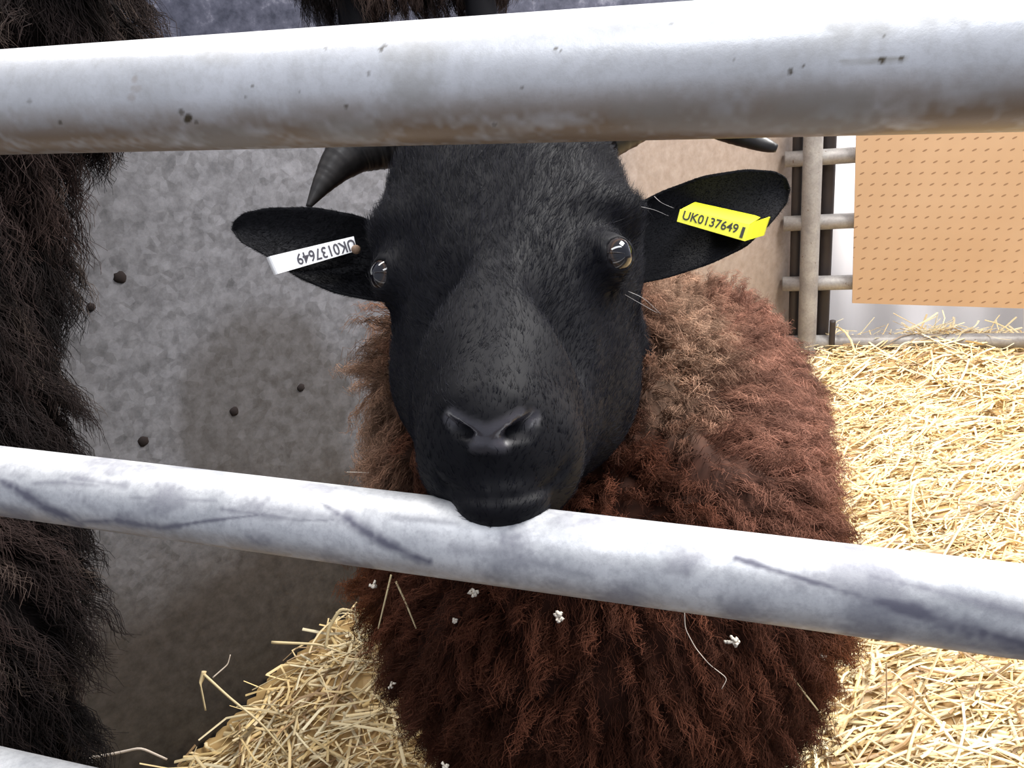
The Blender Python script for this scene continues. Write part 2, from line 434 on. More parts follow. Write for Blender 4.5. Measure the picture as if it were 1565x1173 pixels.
# ------------------------------------------------------------------ SHEEP head (camera-aligned modelling frame)
S = 1.07
def h(px, py, z): return cv(px, py, z*S)
EL, ER = h(593, 421, .548), h(938, 390, .520)      # eyeball centres
elo = nz([-.72, .08, -.70]); ero = nz([.50, .06, -.86])
HC = dict(cran=h(775, 318, .615), neck=h(800, 420, .74))
def head_base(p):
    d = ell(p, h(775, 322, .612), (.092, .088, .070))
    d = smin(d, ell(p, h(777, 400, .590), (.091, .060, .062)), .03)
    d = smin(d, cap(p, h(772, 380, .580), h(752, 560, .484), .056, .036), .050)
    d = smin(d, cap(p, h(752, 460, .500), h(742, 622, .427), .013, .018), .022)
    d = smin(d, ell(p, h(798, 535, .588), (.080, .102, .065)), .045)
    d = smin(d, cap(p, h(868, 600, .60), h(790, 730, .458), .044, .020), .04)
    d = smin(d, cap(p, h(690, 590, .585), h(742, 730, .458), .038, .020), .04)
    d = smin(d, cap(p, h(776, 545, .540), h(764, 660, .452), .054, .035), .05)
    d = smin(d, ell(p, h(764, 684, .437), (.0345, .036, .036)), .014)
    d = smin(d, ell(p, h(690, 690, .438), (.014, .022, .022)), .014)
    d = smin(d, ell(p, h(842, 688, .445), (.015, .024, .024)), .014)
    d = smin(d, ell(p, h(768, 765, .418), (.025, .0165, .020)), .005)
    d = smin(d, ell(p, h(622, 350, .575), (.022, .015, .024)), .025)
    d = smin(d, ell(p, h(922, 322, .562), (.025, .015, .022)), .025)
    for E, o in ((EL, elo), (ER, ero)):
        d = smin(d, np.linalg.norm(p-(E-o*.0050), axis=-1)-.0152, .020)
    d = smax(d, -(ell(p, h(668, 480, .497), (.015, .040, .008))), .025)
    d = smax(d, -(ell(p, h(862, 470, .485), (.015, .040, .008))), .025)
    # nose pad between the nostrils
    d = smin(d, ell(p, h(742, 622, .412), (.0190, .013, .011)), .010)
    d = smin(d, ell(p, h(743, 655, .404), (.011, .012, .007)), .008)
    return d
def surf(px, py, off=0.):
    zz = np.linspace(.38, .62, 600)*S
    pts = np.stack([(px-782.5)/F*zz, (586.5-py)/F*zz, zz], -1); dd = head_base(pts)
    return pts[np.argmax(dd < 0)]+np.array([0, 0, off])
NOS = [[surf(684, 640, .001), surf(697, 656, .0005), surf(716, 666, .0), surf(736, 671, .0)],
       [surf(816, 636, .001), surf(802, 655, .0005), surf(779, 667, .0), surf(754, 673, .0)]]
NOR = [(.0022, .0036, .0030, .0012), (.0028, .0046, .0038, .0014)]
MOU = [surf(x, y, .0004) for x, y in ((668, 728), (680, 745), (700, 755), (725, 761), (755, 763), (785, 760), (812, 754), (836, 743), (856, 726), (868, 706))]
PHI = [surf(x, y, .0) for x, y in ((744, 682), (745, 700), (747, 720), (750, 742), (753, 758))]
LIP = [surf(x, y, .0) for x, y in ((695, 768), (725, 777), (760, 779), (800, 774), (835, 760))]
def head_sdf(p):
    d = head_base(p)
    for E, o in ((EL, elo), (ER, ero)):
        d = smax(d, -(np.linalg.norm(p-E, axis=-1)-.0126), .0016)
        up = np.array([0, 1, 0.]); s = nz(np.cross(up, o)); up = np.cross(o, s)
        d = smin(d, smax(np.abs(np.linalg.norm((p-E)@np.stack([s, up], 1)/np.array([1, .88]), axis=-1)-.0121)-.0015, np.abs((p-E)@o-.0048)-.0022, .002), .0035)
    for N_, r_ in zip(NOS, NOR):
        for k_ in range(3): d = smax(d, -cap(p, N_[k_], N_[k_+1], r_[k_], r_[k_+1]), .0025)
        d = smax(d, -cap(p, N_[1], N_[2]+np.array([0, .002, .006]), r_[1]*.9, .003), .003)
    for L_, r_, k_ in ((PHI, .0009, .0025), (MOU, .0016, .003)):
        for a, b in zip(L_[:-1], L_[1:]): d = smax(d, -cap(p, a, b, r_, r_), k_)
    # neck stub
    d = smin(d, cap(p, h(800, 380, .68), h(880, 640, .80), .075, .095), .04)
    return d
HV, HF = surface_nets(head_sdf, (-.16, -.14, .385), (.19, .235, .86), .0021)
HV = relax(HV, HF, 2, .5)
HN = vnormals(HV, HF)
def colocs(V, c, r): return np.exp(-(np.linalg.norm(V-c, axis=1)/r)**2)
def near_line(V, pts, r):
    d = np.full(len(V), 9.)
    for a, b in zip(pts[:-1], pts[1:]):
        ab = b-a; t_ = np.clip((V-a)@ab/ab.dot(ab), 0, 1); d = np.minimum(d, np.linalg.norm(V-a-t_[:, None]*ab, axis=1))
    return np.exp(-(d/r)**4)
wet = np.clip(near_line(HV, [surf(690, 636), surf(712, 651), surf(742, 662), surf(772, 652), surf(796, 637)], .0046)+near_line(HV, NOS[0], .0035)+near_line(HV, NOS[1], .004)+.55*near_line(HV, [surf(722, 684), surf(770, 684)], .003), 0, 1)
# ears: shells with a rounded rim, built over their outlines
def ear(top, bot, cup, back, th=.0042, nu=60, nv=26):
    """top / bot: outlines root->tip as (px,py,z)"""
    def curve(pts, t):
        pts = np.array([h(*q) for q in pts]); L = np.r_[0, np.cumsum(np.linalg.norm(np.diff(pts, axis=0), axis=1))]; L /= L[-1]
        # smooth interpolation
        out = np.stack([np.interp(t, L, pts[:, i]) for i in range(3)], -1)
        for _ in range(3): out[1:-1] = out[1:-1]*.5+.25*(out[:-2]+out[2:])
        return out
    t = np.sin(np.linspace(0, np.pi/2, nu)); T, B = curve(top, t), curve(bot, t)
    v = np.linspace(0, 1, nv)
    rows = []
    back = nz(back)
    prof = np.sin(np.pi*v)**.8
    for i in range(nu):
        w = cup*(1-.75*t[i]**2)
        mid = T[i][None]*(1-v[:, None])+B[i][None]*v[:, None]+back*(prof*w)[:, None]
        tt = th*np.sqrt(np.clip(1-(2*v-1)**2, 0, 1))*min(1, np.sqrt(max(1-t[i], .0)*12)+.05)
        ft = mid-back*tt[:, None]*.5; bk = mid+back*(tt[:, None]*.5)
        rows.append(np.concatenate([ft, bk[::-1][1:-1]]))
    V = np.concatenate(rows); n = len(rows[0])
    i = np.arange(nu-1)[:, None]*n; j = np.arange(n)[None]; j2 = (j+1) % n
    f = np.stack([i+j, i+j2, i+n+j2, i+n+j], -1).reshape(-1, 4)
    V = np.concatenate([V, rows[-1].mean(0)[None]]); b = (nu-1)*n; jj = np.arange(n)
    f3 = np.stack([b+jj, b+(jj+1) % n, np.full(n, len(V)-1)], -1)
    return V, f, f3
e1V, e1F, e1T = ear([(590, 345, .60), (545, 328, .60), (480, 316, .595), (410, 317, .59), (372, 325, .588), (357, 338, .588), (354, 350, .587)],
                    [(600, 462, .60), (565, 459, .595), (510, 448, .59), (455, 424, .585), (405, 390, .585), (368, 370, .586), (354, 351, .587)], .020, (.25, .0, 1))
e2V, e2F, e2T = ear([(965, 315, .62), (1010, 292, .615), (1075, 268, .605), (1140, 258, .60), (1185, 261, .597), (1202, 271, .597), (1208, 288, .596)],
                    [(975, 434, .60), (1020, 425, .595), (1085, 404, .59), (1140, 378, .588), (1180, 340, .59), (1203, 310, .595), (1208, 289, .596)], .022, (-.25, 0, 1))
# inner fold ridge of the left ear
# horns
def horn(pts, n=90, ridg=.008):
    pts = np.array([list(h(a, b, z))+[r/F*z*S] for a, b, z, r in pts]); L = np.r_[0, np.cumsum(np.linalg.norm(np.diff(pts[:, :3], axis=0), axis=1))]; L /= L[-1]
    t = np.linspace(0, 1, n); q = np.stack([np.interp(t, L, pts[:, i]) for i in range(4)], -1)
    for _ in range(14): q[1:-1] = q[1:-1]*.5+.25*(q[:-2]+q[2:])
    r = q[:, 3]*(1+ridg*np.sin(t*2*np.pi*16)*(1-t*.6)+.01*rng.normal(size=n))
    return q[:, :3], r
SH = empty('sheep', tuple(P(1000, 800, 1.1)*np.array([1, 1, 0])+np.array([0, 0, .02])))
tag(SH, 'brown woolly sheep with black face and curved horns looking over the middle gate rail', 'sheep')

# ------------------------------------------------------------------ SHEEP trunk (world frame)
A_ch, B_rm = P(922, 900, .835), P(1012, 637, 1.34)
A_ch = A_ch; 
def legs(p, d, spots, top, ground, r=.03, k=.05):
    for x, y, lean in spots:
        knee = np.array([x, y+lean, (top+ground)*.5]); foot = np.array([x, y, ground+.03])
        d = smin(d, cap(p, np.array([x, y, top]), knee, r*1.8, r), k)
        d = smin(d, cap(p, knee, foot, r*.8, r*.62), .02)
        d = smin(d, ell(p, np.array([x, y-.01, ground+.02]), (r*.9, r*1.15, .025)), .012)
    return d
def trunk_sdf(p, inf=0.):
    d = cap(p, A_ch, B_rm, .192+inf, .203+inf)
    d = smin(d, cap(p, A_ch+np.array([.0, .05, .0]), A_ch+np.array([.02, .10, -.16]), .183+inf, .180+inf), .08)
    nk = P(850, 560, .86)
    d = smin(d, cap(p, nk, A_ch+np.array([.02, .12, .03]), .095+inf*.8, .17+inf), .09)
    d = smin(d, cap(p, P(722, 590, .80), A_ch+np.array([-.06, .10, -.02]), .080+inf*.8, .13+inf), .07)
    return d
GZ = .02
def full_trunk(p):
    d = trunk_sdf(p, -.022)
    sp = [(A_ch[0]-.09, A_ch[1]+.10, .02), (A_ch[0]+.13, A_ch[1]+.12, .02), (B_rm[0]-.11, B_rm[1]+.03, .05), (B_rm[0]+.11, B_rm[1]+.03, .05)]
    return legs(p, d, sp, .40, GZ)
TV, TF = surface_nets(full_trunk, A_ch*0+np.array([-.25, .38, -.02]), (.62, 1.52, 1.02), .012)
TV = relax(TV, TF, 2)
hvw = c2w(HV)
parts_V = [hvw, c2w(e1V), c2w(e2V), TV]
offs = np.cumsum([0]+[len(v) for v in parts_V])
Vb = np.concatenate(parts_V)
wetall = np.zeros(len(Vb)); wetall[:len(HV)] = wet
# camera-frame (right,up,depth) is left handed -> flip faces
mesh_obj('body', Vb, [HF[:, ::-1], e1F+offs[1], e2F+offs[2], TF+offs[3], e1T+offs[1], e2T+offs[2]], M['skin'], SH, extra={'wet': wetall})
# horns
for pts in ([(665, 205, .635, 34), (615, 205, .632, 46), (572, 212, .63, 48), (540, 228, .625, 38), (514, 253, .62, 27), (491, 284, .615, 15), (471, 316, .61, 4)],
            [(925, 215, .63, 30), (960, 198, .635, 28), (1005, 172, .64, 26), (1060, 172, .64, 24), (1110, 197, .635, 20), (1150, 214, .63, 14), (1176, 224, .625, 10), (1187, 227, .625, 6)]):
    q, r = horn(pts); V, f = tube(c2w(q), r, 28, ref=(0.1, 1, .2)); mesh_obj('horn', V, f, M['horn'], SH)
# eyes
def uvsphere(c, r, o, n=40, m=28, bulge=0.0):
    o = nz(o); a = nz(np.cross([0.1, .2, 1], o)); b = np.cross(o, a)
    th = np.linspace(0, np.pi, m); ph = np.arange(n)/n*2*np.pi
    rr = r*(1+bulge*np.exp(-(th/.5)**2))
    V = c+(rr*np.cos(th))[:, None, None]*o+(rr*np.sin(th))[:, None, None]*(np.cos(ph)[None, :, None]*a+np.sin(ph)[None, :, None]*b)
    i = np.arange(m-1)[:, None]*n; j = np.arange(n)[None]; j2 = (j+1) % n
    return V.reshape(-1, 3), [np.stack([i+j, i+n+j, i+n+j2, i+j2], -1).reshape(-1, 4)], np.repeat(th, n)
def cdir(v): return np.asarray(R@(np.asarray(v)*np.array([1, 1, -1.])))
for E, o in ((EL, elo), (ER, ero)):
    V, f, th = uvsphere(c2w(E), .01235, cdir(o), bulge=.05)
    mesh_obj('eye', V, f, M['eyeball'], SH, extra={'iris': np.clip(th/1.05, 0, 1)})

# face fur --------------------------------------------------------------
def facefur(V, Fq, N, n, lenf, w, flow, cbase=(.0055, .0057, .0100), wid=.00016, tilt=.42, K=4):
    f, wt = scatter(V, Fq, n, w)
    p = interp(V, Fq, f, wt); nn = nz(interp(N, Fq, f, wt))
    fl = flow(p); fl = fl+.55*vnoise(p, 45, 5)+.28*rng.normal(size=p.shape)
    fl = nz(fl-(fl*nn).sum(1, keepdims=True)*nn)
    L = lenf(p)*(.6+.8*rng.random(n))
    s = np.linspace(0, 1, K)
    ti = tilt*(.6+.8*rng.random(n))
    out = (nn[:, None]*(np.sin(ti)[:, None, None]*s[None, :, None]-.22*s[None, :, None]**2)+fl[:, None]*s[None, :, None]*np.cos(ti)[:, None, None])*L[:, None, None]
    cen = p[:, None]-nn[:, None]*.0003+out
    rad = wid*(.7+.6*rng.random(n))[:, None]*(1-.85*s**1.5)[None]
    cc = np.array(cbase)[None]*(.6+.9*rng.random(n))[:, None]
    col = np.repeat(cc[:, None], K, 1)
    return cen, rad, col
def flow_head(p):
    up = np.tile(np.array([0., 1., .55]), (len(p), 1)); side = np.zeros_like(p); side[:, 0] = (p[:, 0]+.02)*7
    return up+side
lc = w2c
def len_head(p):
    t = np.clip((p[:, 1]+.02)/.15, 0, 1)
    return .0045+.0085*t+.004*np.clip((p[:, 2]-.60)/.1, 0, 1)
def keep(p):
    k = np.ones(len(p))
    for E, o, r in ((EL, elo, .0128), (ER, ero, .0128)):
        d = np.linalg.norm(p-E, axis=1); k *= np.clip((d-.0138)/.003, 0, 1)
    return k
wv = np.clip(1-1.6*wet, 0, 1)*keep(HV)*(HV[:, 2] < .80)
wv = wv*(np.where((HV[:, 2] < .50), .55, 1))
fc = []
fc.append(facefur(HV, HF[:, ::-1], HN*1.0, 80000, len_head, wv, flow_head))
for (eV, eF, sgn) in ((e1V, e1F, -1), (e2V, e2F, 1)):
    eN = vnormals(eV, eF)
    cen_ = eV.mean(0)
    fc.append(facefur(eV, eF, -eN if False else eN, 22000, lambda p: np.full(len(p), .0032), None,
                      lambda p, sgn=sgn: np.tile(np.array([sgn, -.1, 0.]), (len(p), 1)), cbase=(.005, .005, .007), tilt=.6, K=3, wid=.00012))
V3 = []; F3 = []; C3 = []; off = 0
for cen, rad, col in fc:
    v, f, c = strands(c2w(cen), rad, col); V3.append(v); F3.append(f+off); C3.append(c); off += len(v)
mesh_obj('face_fur', np.concatenate(V3), [np.concatenate(F3)], M['facefur'], SH, cols=np.concatenate(C3)); del V3, F3, C3, fc
# whiskers and lashes
wh = []
def wline(pts, r=.00022):
    pts = np.array([h(*q) for q in pts]); t = np.linspace(0, 1, 10)
    u = np.linspace(0, 1, len(pts)); q = np.stack([np.interp(t, u, pts[:, i]) for i in range(3)], -1)
    for _ in range(4): q[1:-1] = .5*q[1:-1]+.25*(q[:-2]+q[2:])
    return tube(c2w(q), r*(1-.7*t), 5)
for w_ in ([(980, 316, .545), (1000, 320, .54), (1022, 330, .535)], [(960, 445, .54), (985, 455, .54), (1010, 480, .53)], [(955, 450, .54), (990, 470, .53), (1005, 478, .53)],
           [(660, 480, .53), (690, 560, .52)][:0] or [(1000, 300, .56), (1010, 310, .55), (1030, 318, .55)]):
    wh.append(wline(w_))
for V, f in wh: mesh_obj('whisker', V, f, M['whisker'], SH)

# ------------------------------------------------------------------ fleece
def seed_locks(V, Fq, N, ncl, w, L0, spread, nst, K=9, wid=.00035, coil=.0016, turns=3., droop=.8, tan=.0, colf=None, curl_end=1.0, seedv=3, outl=.55):
    f, wt = scatter(V, Fq, ncl, w); p = interp(V, Fq, f, wt); n = nz(interp(N, Fq, f, wt))
    # clump direction
    g = np.tile(np.array([0, 0, -1.]), (ncl, 1)); g = g-(g*n).sum(1, keepdims=True)*n
    rd = vnoise(p, 18, seedv)+.5*rng.normal(size=p.shape); rd = rd-(rd*n).sum(1, keepdims=True)*n
    d = nz(n*outl+g*droop+rd*.35)
    L = L0*(.65+.7*rng.random(ncl))
    ph = rng.random(ncl)*6.28; tr = turns*(.7+.6*rng.random(ncl))
    # strands
    ci = np.repeat(np.arange(ncl), nst); n_ = len(ci)
    t1 = nz(np.cross(n, rng.normal(size=n.shape))); t2 = np.cross(n, t1)
    ang = rng.random(n_)*6.28; rr = np.sqrt(rng.random(n_))*spread
    off = t1[ci]*(np.cos(ang)*rr)[:, None]+t2[ci]*(np.sin(ang)*rr)[:, None]
    s = np.linspace(0, 1, K)
    Ls = L[ci]*(.75+.4*rng.random(n_))
    p = p.astype(np.float32); n = n.astype(np.float32); d = d.astype(np.float32); g = g.astype(np.float32); off = off.astype(np.float32); s = s.astype(np.float32); L = L.astype(np.float32); Ls = Ls.astype(np.float32)
    cen = p[ci][:, None]+off[:, None]*(1-.72*s**.8)[None, :, None]-n[ci][:, None]*.003
    path = d[ci][:, None]*s[None, :, None]+n[ci][:, None]*(.55*np.sin(s*2.2)*.5)[None, :, None]+g[ci][:, None]*(.35*s**2)[None, :, None]
    cen = cen+path*Ls[:, None, None]
    e1 = nz(np.cross(d, n+.01)); e2 = np.cross(d, e1)
    phs = (ph[ci]+rng.normal(size=n_)*.7)[:, None]+s[None]*(tr[ci]*6.28)[:, None]
    am = coil*(.5+1.*rng.random(n_))[:, None]*(.3+.7*s+curl_end*s**3)[None]
    cen = cen+e1[ci][:, None]*(np.cos(phs)*am)[..., None]+e2[ci][:, None]*(np.sin(phs)*am)[..., None]
    # stray wobble
    cen = cen+rng.normal(size=(n_, 1, 3))*(s**1.3)[None, :, None]*L0*.08
    rad = wid*(.7+.6*rng.random(n_))[:, None]*(1-.6*s**2)[None]
    col = colf(p[ci], n[ci], s, rng.random(n_), ci)
    return cen, rad, col

def brown_col(p, n, s, rnd, ci):
    """dark red-brown wool with sun-bleached tips; paler ruff round the neck; rim, edge and shoulder light painted in"""
    px, py = proj(p)
    c = w2c(p)
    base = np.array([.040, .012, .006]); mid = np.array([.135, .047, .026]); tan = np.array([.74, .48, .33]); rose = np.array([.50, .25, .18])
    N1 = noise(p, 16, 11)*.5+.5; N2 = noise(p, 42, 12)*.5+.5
    d_neck = np.exp(-((np.abs(px-1025)/55)**2))*np.clip((700-py)/120, 0, 1)+1.2*np.exp(-((np.abs(px-575)/42)**2))*np.clip((790-py)/60, 0, 1)  # bleached neck ruff; rim light on its left side painted in
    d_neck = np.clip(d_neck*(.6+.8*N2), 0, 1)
    d_sh = np.clip((px-1040)/90, 0, 1)*np.clip((900-py)/260, 0, 1)  # rosier shoulder wool, brightened for the strong light falling there
    d_side = np.clip((np.abs(px-920)-290)/70, 0, 1)*.55  # orange backlight on the outer edges, painted into the wool
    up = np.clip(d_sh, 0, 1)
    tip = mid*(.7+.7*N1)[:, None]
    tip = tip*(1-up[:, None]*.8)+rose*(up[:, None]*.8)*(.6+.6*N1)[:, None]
    tip = tip*(1-d_side[:, None])+np.array([.34, .115, .035])*d_side[:, None]
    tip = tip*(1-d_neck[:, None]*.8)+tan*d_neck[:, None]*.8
    root = base+(tip-base)*.28
    cr = rng.random(ci.max()+1)[ci]
    k = (s[None]**.9)*(.6+.4*rnd[:, None])
    col = root[:, None]*(1-k[..., None])+tip[:, None]*k[..., None]
    return (col*(.55+.9*cr**1.5)[:, None, None]).astype(np.float32)
def shell_fn(p):
    d = trunk_sdf(p, .004)
    # opening for the head and the throat
    pc = w2c(p)
    dh = ell(pc, h(790, 470, .60), (.094, .17, .150))
    d = smax(d, -dh, .02)
    d = smax(d, -ell(pc, h(885, 700, .575), (.040, .050, .075)), .02)
    d = smax(d, .27-p[..., 2], .03)
    return d+.013*noise(p, 20, 1)+.009*noise(p, 45, 2)
SV, SF = surface_nets(shell_fn, (-.28, .36, .22), (.64, 1.54, 1.02), .008)
SV = relax(SV, SF, 1); SN = vnormals(SV, SF)
cpx, cpy = proj(SV)
campos = C0[None]
vis = (SN*(nz(campos-SV))).sum(1)
wgt = np.where(vis > -.6, 1.0, .12)
neckring = np.linalg.norm(w2c(SV)-h(790, 470, .60), axis=1)
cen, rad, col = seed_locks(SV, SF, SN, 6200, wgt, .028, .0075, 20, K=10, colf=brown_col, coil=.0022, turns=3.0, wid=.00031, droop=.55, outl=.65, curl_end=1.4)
v1, f1, c1 = strands(cen, rad, col)
# fine down between the locks
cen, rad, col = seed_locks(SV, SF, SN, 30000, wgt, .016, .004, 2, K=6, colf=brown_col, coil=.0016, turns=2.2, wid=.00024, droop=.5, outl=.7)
v2, f2, c2 = strands(cen, rad, col)
sc = brown_col(SV, SN, np.array([.35]), np.full(len(SV), .5), np.arange(len(SV)))[:, 0]*.4  # underwool shell darkened to look like shadow between locks
V = np.concatenate([SV, v1, v2]); 
o = mesh_obj('fleece', V, [SF, f1+len(SV), f2+len(SV)+len(v1)], M['wool'], SH, cols=np.concatenate([sc, c1, c2]))
print('fleece verts', len(V)); del V, v1, f1, c1, v2, f2, c2, cen, rad, col

# ------------------------------------------------------------------ ear tags
def basis_from(o, a, b):
    u = nz(a-o); n = nz(np.cross(u, b-o)); v = np.cross(n, u); return u, v, n
def text_mesh(s, size, sxf=.62):
    cu = bpy.data.curves.new('t', 'FONT'); cu.body = s; cu.size = 1; cu.align_x = 'LEFT'; cu.extrude = .02; cu.offset = .012
    ob = bpy.data.objects.new('t', cu); COL.objects.link(ob); bpy.context.view_layer.update()
    dg = bpy.context.evaluated_depsgraph_get(); me = bpy.data.meshes.new_from_object(ob.evaluated_get(dg))
    V = np.array([v.co[:] for v in me.vertices]); fs = [list(p.vertices) for p in me.polygons]
    bpy.data.objects.remove(ob); bpy.data.curves.remove(cu); bpy.data.meshes.remove(me)
    V[:, 0] -= V[:, 0].min(); w = V[:, 0].max(); hh = V[:, 1].max()
    return V, fs, w, hh
def tag_obj(name, band, width_vec, mt, texts, label, thick=.0009, dirt_bounce=None):
    """band: (K,3) world path centre; width_vec: (K,3)"""
    K = len(band); t = nz(np.gradient(band, axis=0)); n = nz(np.cross(t, width_vec))
    V = np.concatenate([band-width_vec/2-n*thick/2, band+width_vec/2-n*thick/2, band+width_vec/2+n*thick/2, band-width_vec/2+n*thick/2])
    i = np.arange(K-1); f = []
    for a, b in ((0, 1), (1, 2), (2, 3), (3, 0)):
        f.append(np.stack([a*K+i, b*K+i, b*K+i+1, a*K+i+1], -1))
    f.append(np.array([[0, K, 2*K, 3*K], [K-1, 4*K-1, 3*K-1, 2*K-1]]))
    fl = [list(map(int, x)) for g in f for x in g]; mi = [0]*len(fl); Vs = [V]; off = len(V)
    for (s, o, u, v, wid, hei, m_i) in texts:
        tv, tf, w, hh = text_mesh(s, 1)
        n_ = nz(np.cross(u, v))
        q = o+tv[:, :1]/w*wid*u+tv[:, 1:2]/hh*hei*v+tv[:, 2:3]*.006*n_
        Vs.append(q); fl += [[i_+off for i_ in x] for x in tf]; mi += [m_i]*len(tf); off += len(q)
    Vall = np.concatenate(Vs); org = parent_world(SH)
    me = bpy.data.meshes.new(name); me.from_pydata([tuple(x) for x in (Vall-org)], [], fl)
    for m_ in mt: me.materials.append(m_)
    me.polygons.foreach_set('material_index', mi)
    ob = bpy.data.objects.new(name, me); COL.objects.link(ob); ob.parent = SH; ob['label'] = label
    return ob
# white tag: front strip, folded behind the ear
def hp(px, py, z): return c2w(h(px, py, z))
a0, a1 = hp(543, 372, .583), hp(419, 405, .566)
wv_ = hp(540, 361, .583)-hp(545, 383, .583); wl = hp(413, 391, .566)-hp(425, 418, .566)
t = np.linspace(0, 1, 14)[:, None]
front = a0*(1-t)+a1*t; wf = wv_*(1-t)+wl*t
dep = P(480, 390, 1)-C0
dep = nz(dep); th_ = np.linspace(0, np.pi, 10)[1:-1, None]
bend = a1+nz(a1-a0)*.003*np.sin(th_)+dep*.009*(1-np.cos(th_))
b1 = a1+dep*.018; b0 = a0+dep*.018
backp = b1*(1-t)+b0*t
band = np.concatenate([front, bend, backp]); wd = np.concatenate([wf, np.repeat(wl[None], len(bend), 0), wf[::-1]])
u = nz(a0-a1)*-1; v = -nz(wv_-(wv_@u)*u)
nrm = np.cross(u, v)
org = (hp(530, 363, .5800)*1.0)
tx = [('UK0137649', hp(541, 363.5, .5790), u, v, np.linalg.norm(a0-a1)*.72, .0082, 1)]
# keep the print just above the strip
n_front = nz(np.cross(u, v)); 
if n_front@(C0-a0) < 0: print('white text faces away')
pl = a0+n_front*.0007
o0 = tx[0][1]; o0 = o0-((o0-pl)@n_front)*n_front; tx[0] = (tx[0][0], o0)+tx[0][2:]
tag_obj('ear_tag', band, wd, [M['tagw'], M['ink']], tx, 'white plastic strip ear tag printed UK0137649, hanging upside down')
bt = c2w(h(544, 381, .582)); V, f, _ = uvsphere(bt, .0034, cdir([0, 0, -1])); bo = mesh_obj('pin', V, f, M['tagdirt'], SH); bo['label'] = 'dirty brown pin of the white ear tag'
# yellow tag: text face, top face and rounded loop on the right
A1, A2 = hp(1037, 329, .592), hp(1142, 356, .580)
w1, w2 = hp(1041, 319, .592)-hp(1036, 338, .592), hp(1146, 343, .580)-hp(1138, 368, .580)
nf = 12; t = np.linspace(0, 1, nf)[:, None]
front = A1*(1-t)+A2*t; wf = w1*(1-t)+w2*t
loop = np.array([hp(1150, 352, .580), hp(1160, 349, .581), hp(1170, 346, .585), hp(1172, 345, .592), hp(1168, 344, .600), hp(1150, 342, .606)])
backs = np.array([hp(1110, 330, .613), hp(1062, 318, .618)])
band = np.concatenate([front, loop, backs]); wd = np.concatenate([wf, np.repeat((w2*1.12)[None], len(loop), 0), np.repeat(w1[None], 2, 0)])
u = nz(A2-A1); v = nz((w1+w2)-((w1+w2)@u)*u); n_front = nz(np.cross(u, v))
print('yellow facing', n_front@(C0-A1))
pl = A1+n_front*.0007
def onp(q): return q-((q-pl)@n_front)*n_front
tx = [('UK0137649', onp(hp(1042, 334, .59)), u, v, np.linalg.norm(A2-A1)*.80, .0066, 1)]
y = tag_obj('ear_tag', band, wd, [M['tagy'], M['inky']], tx, 'yellow plastic loop ear tag printed UK0137649')
# top web of the yellow tag and its dark slot
V, f = boxw(hp(1041, 319, .592)+n_front*-.0008, (A2-A1)*.98+(w2-w1)*.5, (hp(1062, 308, .610)-hp(1041, 319, .592)), v*-.0008)
w_ = mesh_obj('web', V-parent_world(SH)+parent_world(SH), f, M['tagy'], y, smooth=False)
V, f = boxw(onp(hp(1130, 362, .58)), u*.0022, v*.0078, n_front*.0006); mesh_obj('slot', V, f, M['inky'], y, smooth=False)

# ------------------------------------------------------------------ enclosure
def struct(name, V, f, m, smooth=False):
    o = mesh_obj(name, V, f, m, None, smooth); o['kind'] = 'structure'; return o
mf = mat('concrete_floor', (.16, .14, .12), .9); k = NB(mf)
k.l(k.ramp(k.noise(k.coord(), 6, 6), [(.3, (.09, .08, .07)), (.7, (.2, .18, .16))]), k.b.inputs['Base Color'])
V, f = boxw((-3, -2, -.06), (7, 0, 0), (0, 6.2, 0), (0, 0, .06)); struct('floor', V, f, mf)
mw = mat('white_wall_sheeting', (.62, .62, .68), .5); k = NB(mw)
k.l(k.ramp(k.noise(k.coord(), 3, 5), [(.3, (.45, .45, .52)), (.7, (.68, .68, .74))]), k.b.inputs['Base Color'])
mb = mat('blue_grey_wall', (.2, .21, .27), .6); k = NB(mb)
k.l(k.ramp(k.noise(k.coord(), 14, 6, .7), [(.32, (.05, .055, .085)), (.55, (.14, .145, .20)), (.75, (.42, .42, .5))]), k.b.inputs['Base Color'])
V, f = boxw((-3, 3.6, 0), (7, 0, 0), (0, .1, 0), (0, 0, 3.2)); struct('wall_back', V, f, mb)

# metal sheet panel (own object frame: x along, z up)
pA0 = np.array([-1.05, .7126, 0.]); pA, pB = np.array([-.70, .7126+.35*.7633, 0.]), np.array([.752, 2.088, 0.])
pu = nz(pB-pA); pn = np.array([pu[1], -pu[0], 0]); PL = np.linalg.norm(pB-pA); PH = 1.13
def plane_hit(px, py, a=pA, n=pn):
    d = P(px, py, 1)-C0; return C0+d*((a-C0)@n)/(d@n)
def pan(px, py):
    w = plane_hit(px, py); return (w-pA)@pu, w[2]
pan_mesh = bpy.data.meshes.new('sheet_panel')
th = .004
vv = [(0, 0, .02), (PL, 0, .02), (PL, 0, PH), (0, 0, PH), (0, th, .02), (PL, th, .02), (PL, th, PH), (0, th, PH)]
pan_mesh.from_pydata(vv, [], [(0, 1, 2, 3), (5, 4, 7, 6), (0, 4, 5, 1), (1, 5, 6, 2), (2, 6, 7, 3), (3, 7, 4, 0)])
k, col, stain_fac, math_, sx, nlow, co, fine = PANEL_K
sA = pan(415, 640); sB = pan(415, 465); sC = pan(300, 640)
col = k.mix(stain_fac(sA[0], sA[1]-.02, abs(sA[0]-sC[0])*1.35, sB[1]-sA[1]+.02, .18, .7), col, k.mix(.5, col, (.060, .046, .032)))
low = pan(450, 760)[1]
mr = k.n('ShaderNodeMapRange'); mr.inputs[1].default_value = low+.12; mr.inputs[2].default_value = low-.10; mr.inputs[3].default_value = 0; mr.inputs[4].default_value = .88
